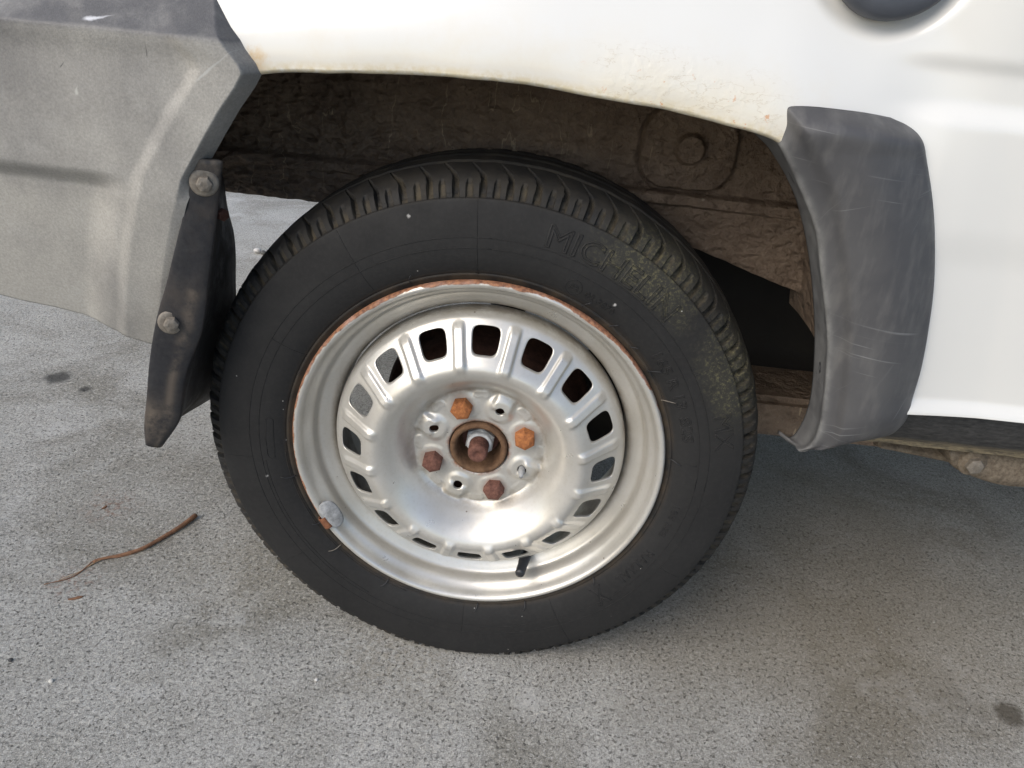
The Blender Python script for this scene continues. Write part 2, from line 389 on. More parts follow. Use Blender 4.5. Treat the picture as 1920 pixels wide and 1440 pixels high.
def m_trim():
    g = G('dark_grey_plastic', (.085, .085, .088), .5, spec=.4)
    nz = g.noise(14, 5, .6); n2 = g.noise(60, 5, .65); ns = g.noise(30, 4, .6, vec=g.scale((2.2, 1, .6)))
    col = g.mix(g.mr(nz, .3, .7), (.050, .050, .053), (.078, .077, .077)); col = g.mix(g.ma('MULTIPLY', g.mr(ns, .50, .72), .5), col, (.135, .131, .124))
    # fine scratches in a few directions
    sc = None
    for (ax, thr, sx) in [((1, 0, .35), .72, 1), ((.4, 0, 1), .75, 2), ((1, 0, -.1), .73, 3)]:
        a = math.atan2(ax[2], ax[0]); u = g.vm('DOT_PRODUCT', g.co, (math.cos(a), 0, math.sin(a)), out='Value'); v = g.vm('DOT_PRODUCT', g.co, (-math.sin(a), 0, math.cos(a)), out='Value')
        vv = g.comb(g.ma('MULTIPLY', u, 9), float(sx) * 3.1, g.ma('MULTIPLY', v, 420)); k = g.mr(g.noise(1.0, 1, .5, vec=vv), thr - .05, thr + .04)
        k = g.ma('MULTIPLY', k, g.mr(g.noise(16, 3, vec=g.vm('ADD', g.co, (sx * 1.7, 0, 0))), .50, .62)); sc = k if sc is None else g.mx(sc, k)
    col = g.mix(g.ma('MULTIPLY', sc, .45), col, (.26, .26, .255))
    ed = g.attr('lip'); col = g.mix(g.ma('MULTIPLY', ed, g.mr(n2, .25, .80)), col, (.25, .25, .24))
    g.set('Base Color', col); g.set('Roughness', g.mr(n2, .3, .7, .40, .60))
    b = g.bump(g.noise(9, 3), .15, .004); g.bump(g.ma('ADD', n2, sc), .22, .0006, b)
    return g.m

def m_flap():
    g = G('black_mudflap_rubber', (.03, .03, .032), .6, spec=.4)
    nz = g.noise(30, 6, .68); n2 = g.noise(11, 4, .6); nf = g.noise(220, 4, .6)
    col = g.mix(g.mr(nf, .3, .7), (.014, .014, .0165), (.026, .026, .028))
    mud = g.ma('MULTIPLY', g.mr(nz, .44, .60), g.mr(n2, .36, .60)); col = g.mix(g.ma('MULTIPLY', mud, .5), col, (.095, .075, .058))
    mu = g.attr('mud'); col = g.mix(g.ma('MULTIPLY', mu, g.mr(nz, .36, .55)), col, (.17, .135, .10))
    ed = g.attr('rim'); col = g.mix(g.ma('MULTIPLY', ed, g.mr(nf, .3, .6)), col, (.12, .118, .115))
    g.set('Base Color', col); g.set('Roughness', g.mr(mud, 0, 1, .5, .9)); b = g.bump(nz, .35, .0022); g.bump(nf, .4, .0006, b); return g.m

def m_sill():
    g = G('black_stone_guard', (.03, .03, .03), .62, spec=.4); nf = g.noise(330, 4, .65, vec=g.scale((.35, 1, 1))); nz = g.noise(26, 5, .6)
    s3 = g.sep(); col = g.mix(g.mr(nf, .3, .75), (.018, .018, .019), (.070, .069, .066))
    z0 = g.ma('ADD', s3[2], g.ma('MULTIPLY', g.ma('SUBTRACT', nz, .5), .014)); d = g.mr(z0, .3390, .3290); col = g.mix(g.ma('MULTIPLY', d, g.mr(nf, .22, .60)), col, (.30, .245, .155))
    g.set('Base Color', col); g.bump(nf, .7, .0012); return g.m

MAT = {}
MAT['concrete'] = m_concrete(); MAT['paint'] = m_paint(); MAT['rim'] = m_wheel(True); MAT['disc'] = m_wheel(False)
MAT['rubber'] = m_rubber(); MAT['under'] = m_undercoat(); MAT['bumper'] = m_bumper(); MAT['trim'] = m_trim(); MAT['flap'] = m_flap(); MAT['sill'] = m_sill()
MAT['rust'] = m_rust('orange_rust', (.20, .070, .028), (.42, .165, .055), sc=1.6)
MAT['rust_dark'] = m_rust('brown_rust', (.085, .036, .026), (.18, .085, .062), sc=1.6)
MAT['hub'] = m_rust('hub_rust', (.085, .045, .024), (.165, .095, .052))
MAT['drum'] = m_rust('drum_rust', (.028, .012, .008), (.065, .029, .018))
MAT['dusty'] = m_rust('dusty_steel', (.13, .112, .09), (.24, .215, .18), .7)
MAT['arm'] = m_rust('dirty_steel', (.095, .072, .050), (.21, .175, .13), .9, 1.6)
MAT['clip'] = m_rust('clip_rust', (.13, .050, .028), (.27, .115, .055), sc=1.6)
MAT['lead'] = m_rust('lead', (.20, .205, .205), (.36, .365, .365), .6)
MAT['zinc'] = m_rust('zinc', (.42, .43, .42), (.62, .63, .62), .4)
g_ = G('black_rubber', (.02, .021, .024), .42); g_.bump(g_.noise(200, 3), .2, .0005); MAT['blackrubber'] = g_.m
g_ = G('cap_plastic', (.045, .050, .060), .45); g_.set('Base Color', g_.mix(g_.mr(g_.noise(30, 4), .3, .7), (.040, .045, .055), (.060, .066, .078))); g_.bump(g_.noise(300, 3), .2, .0005); MAT['cap'] = g_.m
g_ = G('dark_underbody', (.028, .025, .022), .8); g_.set('Base Color', g_.mix(g_.mr(g_.noise(12, 4), .3, .7), (.010, .009, .009), (.022, .019, .016))); g_.bump(g_.noise(60, 4), .4, .003); MAT['dark'] = g_.m

# ------------------------------------------------------------------ ground
N = 40
gx = np.sign(np.linspace(-1, 1, N)) * np.abs(np.linspace(-1, 1, N)) ** 2 * 30
pts = np.array([[(a, b, 0.0) for b in gx] for a in gx])
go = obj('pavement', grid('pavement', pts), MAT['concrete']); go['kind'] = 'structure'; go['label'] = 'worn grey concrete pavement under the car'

# ------------------------------------------------------------------ the car
car = thing('car', 'cream white car seen at its rear wheel, with grey bumper and black mud flap', 'car', (0, 0, 0))

# --- side panel with the wheel arch
ARCH = np.array([(-.335, .20), (-.305, .262), (-.262, .312), (-.215, .336), (-.1809, .3415), (-.150, .3462), (-.1202, .3482), (-.0564, .3527), (.003, .3535), (.0626, .3500), (.1223, .3452), (.1628, .3396), (.2039, .3315), (.242, .3085), (.268, .268), (.290, .20), (.303, .122)])
ARCH[:, 1] += ZC
def arch_curve(n): return catmull(ARCH, n)
AC = arch_curve(500)
def arch_dist(x, z):
    sh = np.shape(x); q = np.stack([np.ravel(x), np.ravel(z)], 1); out = np.empty(len(q))
    for i in range(0, len(q), 4000):
        d = q[i:i + 4000, None, :] - AC[None]; out[i:i + 4000] = np.sqrt((d ** 2).sum(-1)).min(1)
    return out.reshape(sh)
CAPC = (.263, .458 + ZC)
def panel_y(x, z, rho):
    y = np.full_like(x, -.030)
    y += .036 * sstep(.006, .125, rho) - .016                        # flare: leans in above the arch
    y -= .020 * sstep(.22, .36, x) * sstep(.02, .12, rho)            # the flat side forward of the arch
    zz = z + (x - .35) * .004
    ch = sstep(.6570, .6440, zz) * sstep(.611, .625, zz)             # pressed channel
    y += .0036 * ch * sstep(.262, .318, x)
    y -= .0055 * sstep(.627, .609, zz) * sstep(.29, .33, x)
    y += .0022 * sstep(.540, .505, zz) * sstep(.30, .36, x)          # lower tuck
    y -= .007 * sstep(.3945, .3835, zz) * sstep(.30, .34, x)         # bead along the bottom
    d = np.hypot(x - CAPC[0], z - CAPC[1])
    y += .008 * sstep(.060, .0465, d)                                # dish round the filler
    y += .10 * np.clip(z - .75, 0, 9) ** 1.6
    y += .055 * sstep(-.215, -.245, x) * sstep(.70, .64, z)             # tucked in behind the bumper
    return y
nu, nv = 420, 200
A = arch_curve(nu)
t = np.linspace(0, 1, nu)
Bc = catmull(np.array([(-.62, .20 + ZC), (-.62, .42 + ZC), (-.62, .95), (-.45, 1.20), (-.10, 1.30), (.35, 1.30), (.85, 1.25), (1.25, 1.0), (1.30, .62), (1.30, .122 + ZC)]), nu)
# spread the outer boundary so that the rays do not cross
v = np.linspace(0, 1, nv) ** 1.7
X = A[:, None, 0] + (Bc[:, None, 0] - A[:, None, 0]) * v; Z = A[:, None, 1] + (Bc[:, None, 1] - A[:, None, 1]) * v
Z[-1] = .122 + ZC
rho = arch_dist(X, Z); Y = panel_y(X, Z, rho)
# small ripples of the hand-finished lip
Y[:, :30] += (.0006 * np.sin(A[:, 0] * 60) * 1.0)[:, None] * (1 - np.linspace(0, 1, 30))[None]
cen = np.array([0.0, ZC]); dirn = (cen - A); dirn /= np.linalg.norm(dirn, axis=1)[:, None]
lips = []
wob = np.array([mnoise.noise(Vector((a[0] * 45, a[1] * 45, 0))) for a in A]) * .0007
for (s_, dy) in [(.0022, .022), (.0030, .012), (.0032, .0055), (.0026, .0022), (.0012, .0005)]:
    q = A + dirn * (s_ + wob)[:, None] if s_ > .001 else A
    lips.append(np.stack([q[:, 0], Y[:, 0] + dy, q[:, 1]], 1))
full = np.concatenate([np.stack(lips, 1), np.stack([X, Y, Z], -1)], 1)
edge = np.concatenate([np.zeros((nu, len(lips))), rho], 1)
side = obj('side_panel', grid('side_panel', full, flip=True, attrs={'edge': edge}), MAT['paint'], car, 'cream white painted side panel with blistered wheel arch lip')

# --- fuel filler cap
prof = [(.004, .0), (.0015, .010), (.0, .020), (-.0005, .034), (.0, .0405), (.0028, .0440), (.010, .0450), (.016, .0450)]
cap = obj('fuel_cap', lathe('fuel_cap', prof[::-1], 96), MAT['cap'], car, 'round dark blue-grey cap set into the panel'); cap.location = (CAPC[0], -.0300, CAPC[1])

# --- rear bumper (corner piece beside the wheel)
Epx = [(396, -40), (408, 0), (430, 52), (455, 92), (478, 122), (484, 138), (470, 165), (440, 208), (412, 255), (392, 290), (366, 335), (348, 395), (328, 460), (312, 520), (298, 580), (288, 630), (281, 666)]
E3 = np.array([P(a, b, -.052) for a, b in Epx])
ez, ex = E3[::-1, 2], E3[::-1, 0]
bot = np.array([P(a, b, -.040) for a, b in [(-160, 540), (0, 584), (60, 597), (120, 614), (200, 642), (276, 668)]])
nS, nT = 190, 220
s_ = np.linspace(0, 1, nS); s_ = 1 - (1 - s_) ** 1.6
zt = .40 + ZC + .02
pts = np.zeros((nS, nT, 3)); fade = np.zeros((nS, nT))
for j, tt in enumerate(np.linspace(0, 1, nT)):
    for it in range(2):
        pass
    zr = bot[-1, 2] + (zt - bot[-1, 2]) * tt
    xe = np.interp(zr, ez, ex)
    x = -.66 + (xe + .66) * s_
    zb = np.interp(x, bot[:, 0], bot[:, 2], left=bot[0, 2])
    z = zb + (zt - zb) * tt
    xe2 = np.interp(z, ez, ex)
    x = -.66 + (xe2 + .66) * s_
    de = xe2 - x
    y = -.058 + 0 * x
    zcr = .3615 + ZC
    y += np.clip(z - zcr, 0, 1) * .85 + .0 * z
    y -= .004 * np.exp(-((z - zcr) / .012) ** 2) * sstep(.0, .03, de)
    y += .006 * ((zcr - z) / .12) ** 2 * (z < zcr)
    zl = .2525 + ZC + (x + .38) * (-.02)
    inn = sstep(.045, .085, de)
    y += .010 * sstep(zl + .0085, zl - .0090, z) * inn
    y += np.clip(.24 + ZC - z, 0, 1) * .10
    y -= .0045 * sstep(.050, .036, de) * sstep(.395 + ZC, .36 + ZC, z)
    y += .020 * np.clip(1 - de / .0085, 0, 1) ** 1.15 * (.12 + .88 * sstep(.495, .535, z))
    y += .35 * np.clip(-.47 - x, 0, 1) ** 1.3                                 # turns round the rear corner
    pts[:, j] = np.stack([x, y, z], 1)
    f = np.full(nS, .62); f = f - .62 * sstep(zcr - .004, zcr + .003, z); f += .30 * sstep(zl, zl - .03, z) * inn 
    f -= .46 * sstep(.0095, .0070, de) * .6 * (.15 + .85 * sstep(.495, .535, z))
    fade[:, j] = f
# returned edge
ret = np.stack([pts[-1] + np.array([-.003, .010, 0]), pts[-1] + np.array([-.010, .022, 0])], 0)
pts = np.concatenate([pts, ret], 0); fade = np.concatenate([fade, np.full((2, nT), .15)], 0)
bmp = obj('bumper', grid('bumper', pts, attrs={'fade': fade}), MAT['bumper'], car, 'weathered grey plastic rear bumper corner with moulded creases'); solidify(bmp, .004, -1)

# --- mud flap
Lp = [(372, 298), (358, 340), (340, 420), (315, 520), (296, 590), (283, 660), (276, 740), (271, 800), (274, 834)]
Fp = [(418, 302), (413, 350), (402, 440), (390, 540), (378, 620), (353, 690), (341, 745), (335, 790), (304, 838)]
Ip = [(419, 330), (426, 385), (439, 440), (443, 540), (443, 620), (441, 690), (424, 725), (404, 742), (392, 750)]
nR = 70
L3 = catmull([P(a, b, -.052) for a, b in Lp], nR); F3 = catmull([P(a, b, -.043) for a, b in Fp], nR); I3 = catmull([P(a, b, .110) for a, b in Ip], nR)
nc = 48; fl = np.zeros((nR, nc, 3)); mud = np.zeros((nR, nc)); rimv = np.zeros((nR, nc))
for i in range(nR):
    mid1 = .5 * (L3[i] + F3[i]) + np.array([0, -.002, 0]); mid2 = F3[i] * .62 + I3[i] * .38 + np.array([-.012, 0.004, 0])
    row = catseg([L3[i] + np.array([-.001, .004, 0]), L3[i], mid1, F3[i] * .94 + mid1 * .06, F3[i] * .9 + mid2 * .1 + np.array([0, .002, 0]), mid2, I3[i]], 8)
    fl[i] = row
    tt = i / (nR - 1)
    mud[i] = .9 * max(0, 1 - tt / .10) * (np.linspace(0, 1, nc) < .60) + .75 * math.exp(-((tt - .90) / .07) ** 2) * np.exp(-((np.linspace(0, 1, nc) - .26) / .12) ** 2) + .5 * np.exp(-((np.linspace(0, 1, nc) - .40) / .04) ** 2) * (tt > .4)
    rimv[i] = np.where(np.arange(nc) < 8, 1, 0) * .8
for i in range(nR):
    for j in range(nc):
        q = Vector(fl[i, j]); fl[i, j, 1] += float(min(1, j / 6)) * .0008 * mnoise.noise(q * 25); fl[i, j, 0] += float(min(1, j / 6)) * .0007 * mnoise.noise(q * 22 + Vector((9, 0, 0)))
fo = obj('mud_flap', grid('mud_flap', fl, attrs={'mud': mud, 'rim': rimv}), MAT['flap'], car, 'black rubber mud flap bolted behind the bumper edge'); solidify(fo, .005, -1)
bolt_me = hexbolt('bolt', .0062, .0065, .0006)
wash_me = lathe('washer', [(0, .0005), (-.0022, .0010), (-.0024, .0092), (-.0012, .0108), (0, .0110)], 40)
for (px, py, yy, rz) in [(382, 341, -.0475, .42), (321, 602, -.0475, .42)]:
    q = P(px, py, yy)
    wo = obj('washer', wash_me, MAT['dusty'], fo); wo.location = q + np.array([.001, -.0015, 0]); wo.rotation_euler = (0, .2, rz)
    bo = obj('bolt', bolt_me, MAT['dusty'], fo); bo.location = q + np.array([.0019, -.0036, 0]); bo.rotation_euler = (0, .5, rz)
q = P(412, 400, .05)
ro_ = obj('screw', hexbolt('screw', .006, .004, .001), MAT['rust_dark'], fo, 'rusty screw head on the inner flap'); ro_.location = P(416, 402, .045); ro_.rotation_euler = (0, 0, 1.0)

# --- arch trim (plastic moulding on the front of the arch)
rows = [[(1401, 238), (1453, 251), (1490, 206), (1612, 214), (1712, 230)],
        [(1421, 257), (1465, 275), (1515, 245), (1628, 250), (1729, 262)],
        [(1442, 279), (1478, 303), (1545, 295), (1640, 296), (1738, 302)],
        [(1480, 344), (1508, 370), (1578, 370), (1660, 370), (1749, 375)],
        [(1502, 409), (1530, 431), (1590, 440), (1672, 445), (1753, 440)],
        [(1518, 496), (1541, 520), (1600, 525), (1677, 530), (1751, 535)],
        [(1526, 593), (1552, 620), (1603, 620), (1677, 620), (1740, 620)],
        [(1526, 669), (1550, 700), (1598, 702), (1667, 700), (1726, 692)],
        [(1519, 745), (1543, 765), (1592, 762), (1655, 752), (1711, 742)],
        [(1503, 793), (1534, 812), (1584, 806), (1645, 794), (1700, 780)],
        [(1484, 823), (1519, 843), (1572, 838), (1628, 826), (1678, 810)],
        [(1466, 819), (1504, 858), (1552, 858), (1602, 845), (1652, 827)]]
dep = [-.004, -.046, -.062, -.064, -.038]
R3 = np.array([[P(a, b, dep[k]) for k, (a, b) in enumerate(r)] for r in rows])
R3[0, 1:, 1] += .010; R3[0, 2:, 1] += .008; R3[-1, :, 1] += .012; R3[-2, :, 1] += .004
nr = 110
cols = [catmull(R3[:, k], nr) for k in range(5)]
tp = []; lipa = []
for i in range(nr):
    I_, E_, C_, M_, R_ = [c[i] for c in cols]
    row = catseg([I_, I_ * .35 + E_ * .65 + np.array([.002, -.001, 0]), E_, E_ * .45 + C_ * .55 + np.array([0, .001, 0]), C_, M_, R_ * .85 + M_ * .15 + np.array([0, -.0055, 0]), R_ + np.array([0, .0, 0]), R_ + np.array([.0005, .010, 0])], 9)
    tp.append(row); lipa.append(np.maximum(np.exp(-((np.linalg.norm(row - E_, axis=1)) / .005) ** 2), np.where(np.arange(len(row)) < 16, .45, 0)))
tr = obj('arch_trim', grid('arch_trim', np.array(tp), flip=False, attrs={'lip': np.array(lipa)}), MAT['trim'], car, 'scratched dark grey plastic trim on the front of the arch'); solidify(tr, .003, -1)
pl = lathe('plug', [(-.0005, .0), (-.001, .004), (-.0005, .0062), (.0012, .0068), (.002, .0068)], 24)
TPA = np.array(tp)
for (px, py, kx, kz, m_) in [(1538, 690, .9, 1.9, 'blackrubber'), (1484, 334, .7, 2.0, 'dark')]:
    best = None
    for i in range(5, nr - 5):
        for j in range(2, 24):
            d = TPA[i, j] - CAM; zc_ = d @ _w; u_ = 960 + FPX * (d @ AX_R) / zc_; v_ = 720 - FPX * (d @ AX_U) / zc_
            e = (u_ - px) ** 2 + (v_ - py) ** 2
            if best is None or e < best[0]: best = (e, i, j)
    _, i, j = best; a = TPA[i + 2, j] - TPA[i - 2, j]; b = TPA[i, j + 2] - TPA[i, j - 2]; n_ = np.cross(a, b); n_ /= np.linalg.norm(n_)
    if n_ @ (CAM - TPA[i, j]) < 0: n_ = -n_
    pg = obj('plug', pl, MAT[m_], tr); yl = Vector(-n_); zl_ = Vector(-a).normalized(); xl = yl.cross(zl_).normalized(); zl_ = xl.cross(yl)
    mw = Matrix((xl, yl, zl_)).transposed().to_4x4(); mw.translation = Vector(TPA[i, j] + n_ * -.0008); pg.matrix_world = mw @ Matrix.Diagonal((kx * .6, 1, kz * .6, 1))

# --- wheel housing: swept roof and inner wall
def wall_y(x, z):
    z = z - ZC
    y = np.full_like(x, .172)
    y += .004 * np.sin(x * 9) 
    led = sstep(.2415, .2375, z); y -= .014 * led                                       # welded seam ledge
    y += .008 * sstep(.2290, .2255, z)
    y -= .010 * sstep(.20, .30, x) * sstep(.235, .22, z)
    y += .05 * np.clip((x - .22), 0, 1) ** 1.0 * -1.0
    # stamped pad with a plug boss
    dx, dz = np.abs(x - .178), np.abs(z - .2825)
    sq = (np.maximum(dx - .016, 0) ** 2.2 + np.maximum(dz - .008, 0) ** 2.2) ** (1 / 2.2) - .006
    y -= .0050 * sstep(.0268, .0245, sq) - .0045 * np.exp(-((sq - .0272) / .0014) ** 2)
    d = np.hypot(x - .178, (z - .284)); y -= .0120 * sstep(.0170, .0120, d)
    return y
nx, nz_ = 520, 230
xs = np.linspace(-.42, .40, nx)
W = np.zeros((nx, nz_, 3))
for i, x in enumerate(xs):
    zl = np.interp(x, [-.42, -.32, -.178, .0, .20, .325, .40], [.196, .194, .193, .19, .184, .150, .13]) + ZC
    zz = np.linspace(zl, .40 + ZC, nz_); xx = np.full(nz_, x); yy = wall_y(xx, zz)
    for j in range(nz_):
        q = Vector((x, 0, zz[j])); n1 = mnoise.fractal(q * 34, .9, 2.1, 4); n2 = mnoise.fractal(Vector((x * 80, 3, zz[j] * 130)), .8, 2.0, 3)
        k = 1 + 2.6 * float(sstep(.02, -.22, x))
        yy[j] -= min(1, .25 + j / 10) * (.0014 * n1 + .0014 * n2) * k + min(1, .15 + j / 10) * .0009 * (.4 + 1.0 * k / 3.6) * (1 - abs(mnoise.noise(Vector((x * 95, 7, zz[j] * 120))) ) * 2.2)
    W[i] = np.stack([xx, yy, zz], 1)
    W[i, 0, 2] += .0009 * mnoise.noise(Vector((x * 70, 0, 0)))
wh = obj('wheel_housing', grid('wheel_housing', W, flip=False), MAT['under'], car, 'brown undercoated inner wheel housing with stamped round boss'); solidify(wh, .006, -1)
A2 = arch_curve(160)
dr = (cen - A2); dr /= np.linalg.norm(dr, axis=1)[:, None]
sw = []
for yy, off in [(-.008, .004), (.010, -.004), (.035, -.012), (.07, -.018), (.11, -.02), (.15, -.02), (.185, -.018)]:
    q = A2 + dr * off; sw.append(np.stack([q[:, 0], np.full(160, yy), q[:, 1]], 1))
obj('housing_roof', grid('housing_roof', np.stack(sw, 1)), MAT['under'], car)
# rail and floor
def part_box(name, lo, hi, m, bev=.006, parent=None, label=None):
    return obj(name, box(name, lo, hi, bev), MAT[m], parent or car, label)
part_box('chassis_rail', (-.56, .186, .452), (.19, .255, .56), 'under')
part_box('floor_pan', (-.58, .262, .475), (.45, 1.42, .56), 'dark')
part_box('floor_pan', (.452, .05, .335), (1.9, 1.40, .56), 'dark')
part_box('fuel_tank', (.10, .36, .205), (.95, 1.05, .47), 'dark', .03)
part_box('cross_member', (.16, .20, .208), (.80, .30, .262), 'under', .008)
part_box('far_sill', (-.55, 1.43, .33), (1.9, 1.46, .58), 'dark')

# body shell above (closes the car against the sky)
bs = np.array([[(x, y, z) for (y, z) in [(.02, .62), (.06, 1.0), (.14, 1.34), (.35, 1.40), (1.1, 1.40), (1.32, 1.34), (1.40, 1.0), (1.44, .585)]] for x in (-.56, -.2, .6, 1.3, 1.9)])
obj('body_shell', grid('body_shell', bs), MAT['paint'], car); 
rear = np.array([[(-.565, y, z) for z in (.50, .62, 1.0, 1.34)] for y in (.03, .3, 1.1, 1.42)]); obj('tail_panel', grid('tail_panel', rear), MAT['paint'], car)

# --- sill
sl = []
for x in np.linspace(.340, 1.30, 90):
    w_ = .0012 * mnoise.noise(Vector((x * 30, 0, 0)))
    sl.append([(x, -.018, .3835), (x, -.024, .3790), (x, -.0225, .370), (x, -.018 + w_, .356), (x, -.010 + w_, .341), (x, -.001 + w_, .332), (x, .004, .3290), (x, .0042, .3245 + w_), (x, .008, .3240), (x, .030, .332)])
so = obj('sill', grid('sill', np.array(sl), flip=True), MAT['sill'], car, 'black stone-guarded sill with tan dirt along its lower edge')

# --- trailing arm and pivot bracket under the sill
ar = []
for t_ in np.linspace(0, 1, 40):
    top = np.array(P(1650 + 290 * t_, 834 + 40 * t_, .048)); lo = np.array(P(1650 + 290 * t_, 840 + 60 * t_ , .050))
    ar.append([top + np.array([0, .04, .012]), top, top * .5 + lo * .5 + np.array([0, -.004, 0]), lo, lo + np.array([0, .012, -.004]), lo + np.array([0, .05, -.003])])
arm = obj('trailing_arm', grid('trailing_arm', catmull(np.array(ar).reshape(40, -1), 60).reshape(60, 6, 3), flip=True), MAT['arm'], car, 'mud-crusted steel suspension arm below the sill'); solidify(arm, .004, -1)
bpx = [(1776, 846), (1780, 868), (1798, 884), (1830, 898), (1868, 910), (1910, 915), (1990, 915)]
br = []
for (a, b) in [tuple(r_) for r_ in catmull(np.array(bpx, float), 40)]:
    lo = P(a, b, .022); up = P(a + 6, 838 + (a - 1776) * .085, .022)
    br.append([lo + np.array([0, .03, 0]), lo + np.array([0, .003, 0]), lo + np.array([0, -.001, .002]), lo * .7 + up * .3 + np.array([0, -.004, 0]), lo * .4 + up * .6 + np.array([0, -.003, 0]), up])
bk = obj('pivot_bracket', grid('pivot_bracket', np.array(br), flip=False), MAT['arm'], car, 'dusty rounded suspension bracket'); solidify(bk, .003, -1)
pv = obj('pivot_bolt', lathe('pivot_bolt', [(.012, .0135), (-.001, .0132), (-.0026, .0122), (-.0030, .0086), (-.0034, .0084), (-.0036, .0)], 40), MAT['arm'], bk); pv.location = P(1822, 868, .019); pb = obj('pivot_bolt_head', hexbolt('pivot_bolt_head', .0082, .0058, .0006), MAT['dusty'], bk); pb.location = P(1822, 868, .019) + np.array([0, -.003, 0]); pb.rotation_euler = (0, .3, 0)

# --- brake drum, axle behind the wheel
ax = thing('axle', None, None, (0, 0, ZC), car)
obj('brake_drum', lathe('brake_drum', [(.046, .028), (.048, .075), (.050, .088), (.054, .096), (.062, .098), (.066, .1015), (.100, .1015), (.104, .108), (.110, .112), (.114, .112), (.116, .05), (.116, .03)], 96), MAT['drum'], ax)
obj('slot_shade_arm', tube('slot_shade_arm', [(.0, .145, 0), (.14, .17, -.005), (.27, .19, -.02)], [.055, .055, .045], 20), MAT['dark'], ax)  # hidden dark arm, added behind the wheel to darken the right-hand slots
obj('axle_tube', tube('axle_tube', [(0, .11, 0), (0, .3, .0), (0, .9, .0)], .026, 20), MAT['dark'], ax)

# ------------------------------------------------------------------ the wheel
wheel = thing('wheel', 'silver steel wheel with sixteen slots, rusty rim lip and four rusty bolts', None, (0, 0, ZC), car)

# tyre -------------------------------------------------------------
prof = [(.0120, .1735), (.0085, .1790), (.0060, .1822), (.0046, .1850), (.0030, .1868), (.0022, .1882), (.0030, .1892), (.0016, .1905), (-.0012, .1960), (-.0038, .2040), (-.0052, .2139), (-.0054, .2232), (-.0048, .2330), (-.0034, .2440), (-.0018, .2515), (-.0010, .2540), (-.0002, .2550), (.0022, .2556), (.0036, .2585), (.0058, .2625), (.0092, .2665), (.0140, .2698), (.0210, .2726), (.0320, .2746), (.0480, .2760), (.0750, .2768), (.1020, .2760), (.1180, .2746), (.1290, .2726), (.1360, .2698), (.1440, .2625), (.1480, .2556), (.1530, .2330), (.1540, .2139), (.1500, .1960), (.1420, .1822), (.1380, .1735)]
prof = np.array(prof)
seg = []
for a, b, n in [(0, 5, 9), (5, 7, 8), (7, 15, 40), (15, 17, 7), (17, 25, 62), (25, 29, 26), (29, 36, 26)]:
    c = catmull(prof, 1200)
    d = np.r_[0, np.cumsum(np.linalg.norm(np.diff(prof, axis=0), axis=1))]
    dc = np.linspace(0, d[-1], 1200); tt = np.linspace(d[a], d[b], n, endpoint=(b == 36))
    seg.append(np.stack([np.interp(tt, dc, c[:, 0]), np.interp(tt, dc, c[:, 1])], 1))
pr = np.concatenate(seg)
SIDE = pr[pr[:, 0] < .03]; SIDE = SIDE[(SIDE[:, 1] > .183) & (SIDE[:, 1] < .2552)]; SIDE = SIDE[np.argsort(SIDE[:, 1])]
def side_y(r): return np.interp(r, SIDE[:, 1], SIDE[:, 0])
# thin moulded rings
for rr, hh in [(.2486, .0003)]:
    m_ = pr[:, 0] < .02; pr[m_, 0] -= hh * np.exp(-((pr[m_, 1] - rr) / .0007) ** 2)
nP = len(pr); nTh = 72 * 30
tg = np.gradient(pr, axis=0); tg /= np.linalg.norm(tg, axis=1)[:, None]; nrm = np.stack([-tg[:, 1], tg[:, 0]], 1)   # outward
th = np.linspace(0, 2 * math.pi, nTh, endpoint=False)
rs = np.random.RandomState(3); jit = np.interp(th, np.linspace(0, 2 * math.pi, 73), np.r_[rs.uniform(-.08, .08, 72), [0]])
fr = (th * 72 / (2 * math.pi) + jit)[:, None]; yv = pr[None, :, 0]; rv = pr[None, :, 1]
def cyc(a): return np.abs((a + .5) % 1.0 - .5)
onT = (rv > .2553)
cl = .5 - 17.0 * np.clip(yv - .011, 0, .035) * np.clip((yv - .004) / .02, 0, 1)
hw = np.interp(yv, [.002, .008, .013, .022, .034, .046], [.125, .115, .095, .060, .038, .018])
dp = np.interp(yv, [.0018, .004, .010, .02, .036, .048], [.0010, .0050, .0062, .0055, .0042, .0])
g1 = sstep(1.12, .82, cyc(fr - cl) / hw) * (yv < .047)
hw2 = np.interp(yv, [.002, .008, .0125], [.13, .115, .06]); dp2 = np.interp(yv, [.0018, .0035, .009, .0125], [.0008, .0034, .0034, .0])
g2 = sstep(1.12, .84, cyc(fr - 0.0) / hw2) * (yv < .0125)
# far shoulder and ring grooves
g3 = sstep(1.2, .7, cyc(fr - .25) / .10) * (yv > .112) * (yv < .1475)
ringg = np.exp(-((yv - .050) / .0028) ** 4) + np.exp(-((yv - .075) / .0028) ** 4) + np.exp(-((yv - .100) / .0028) ** 4)
depth = onT * np.maximum(np.maximum(g1 * dp, g2 * dp2), np.maximum(g3 * .004, ringg * .005))
wear = np.array([[mnoise.noise(Vector((math.sin(a) * 22, math.cos(a) * 22, 0)))] for a in th]) * .0007
depth = depth + wear * (rv > .258)
py_ = yv - nrm[None, :, 0] * depth * 1.0; prr = rv - nrm[None, :, 1] * depth * 1.0
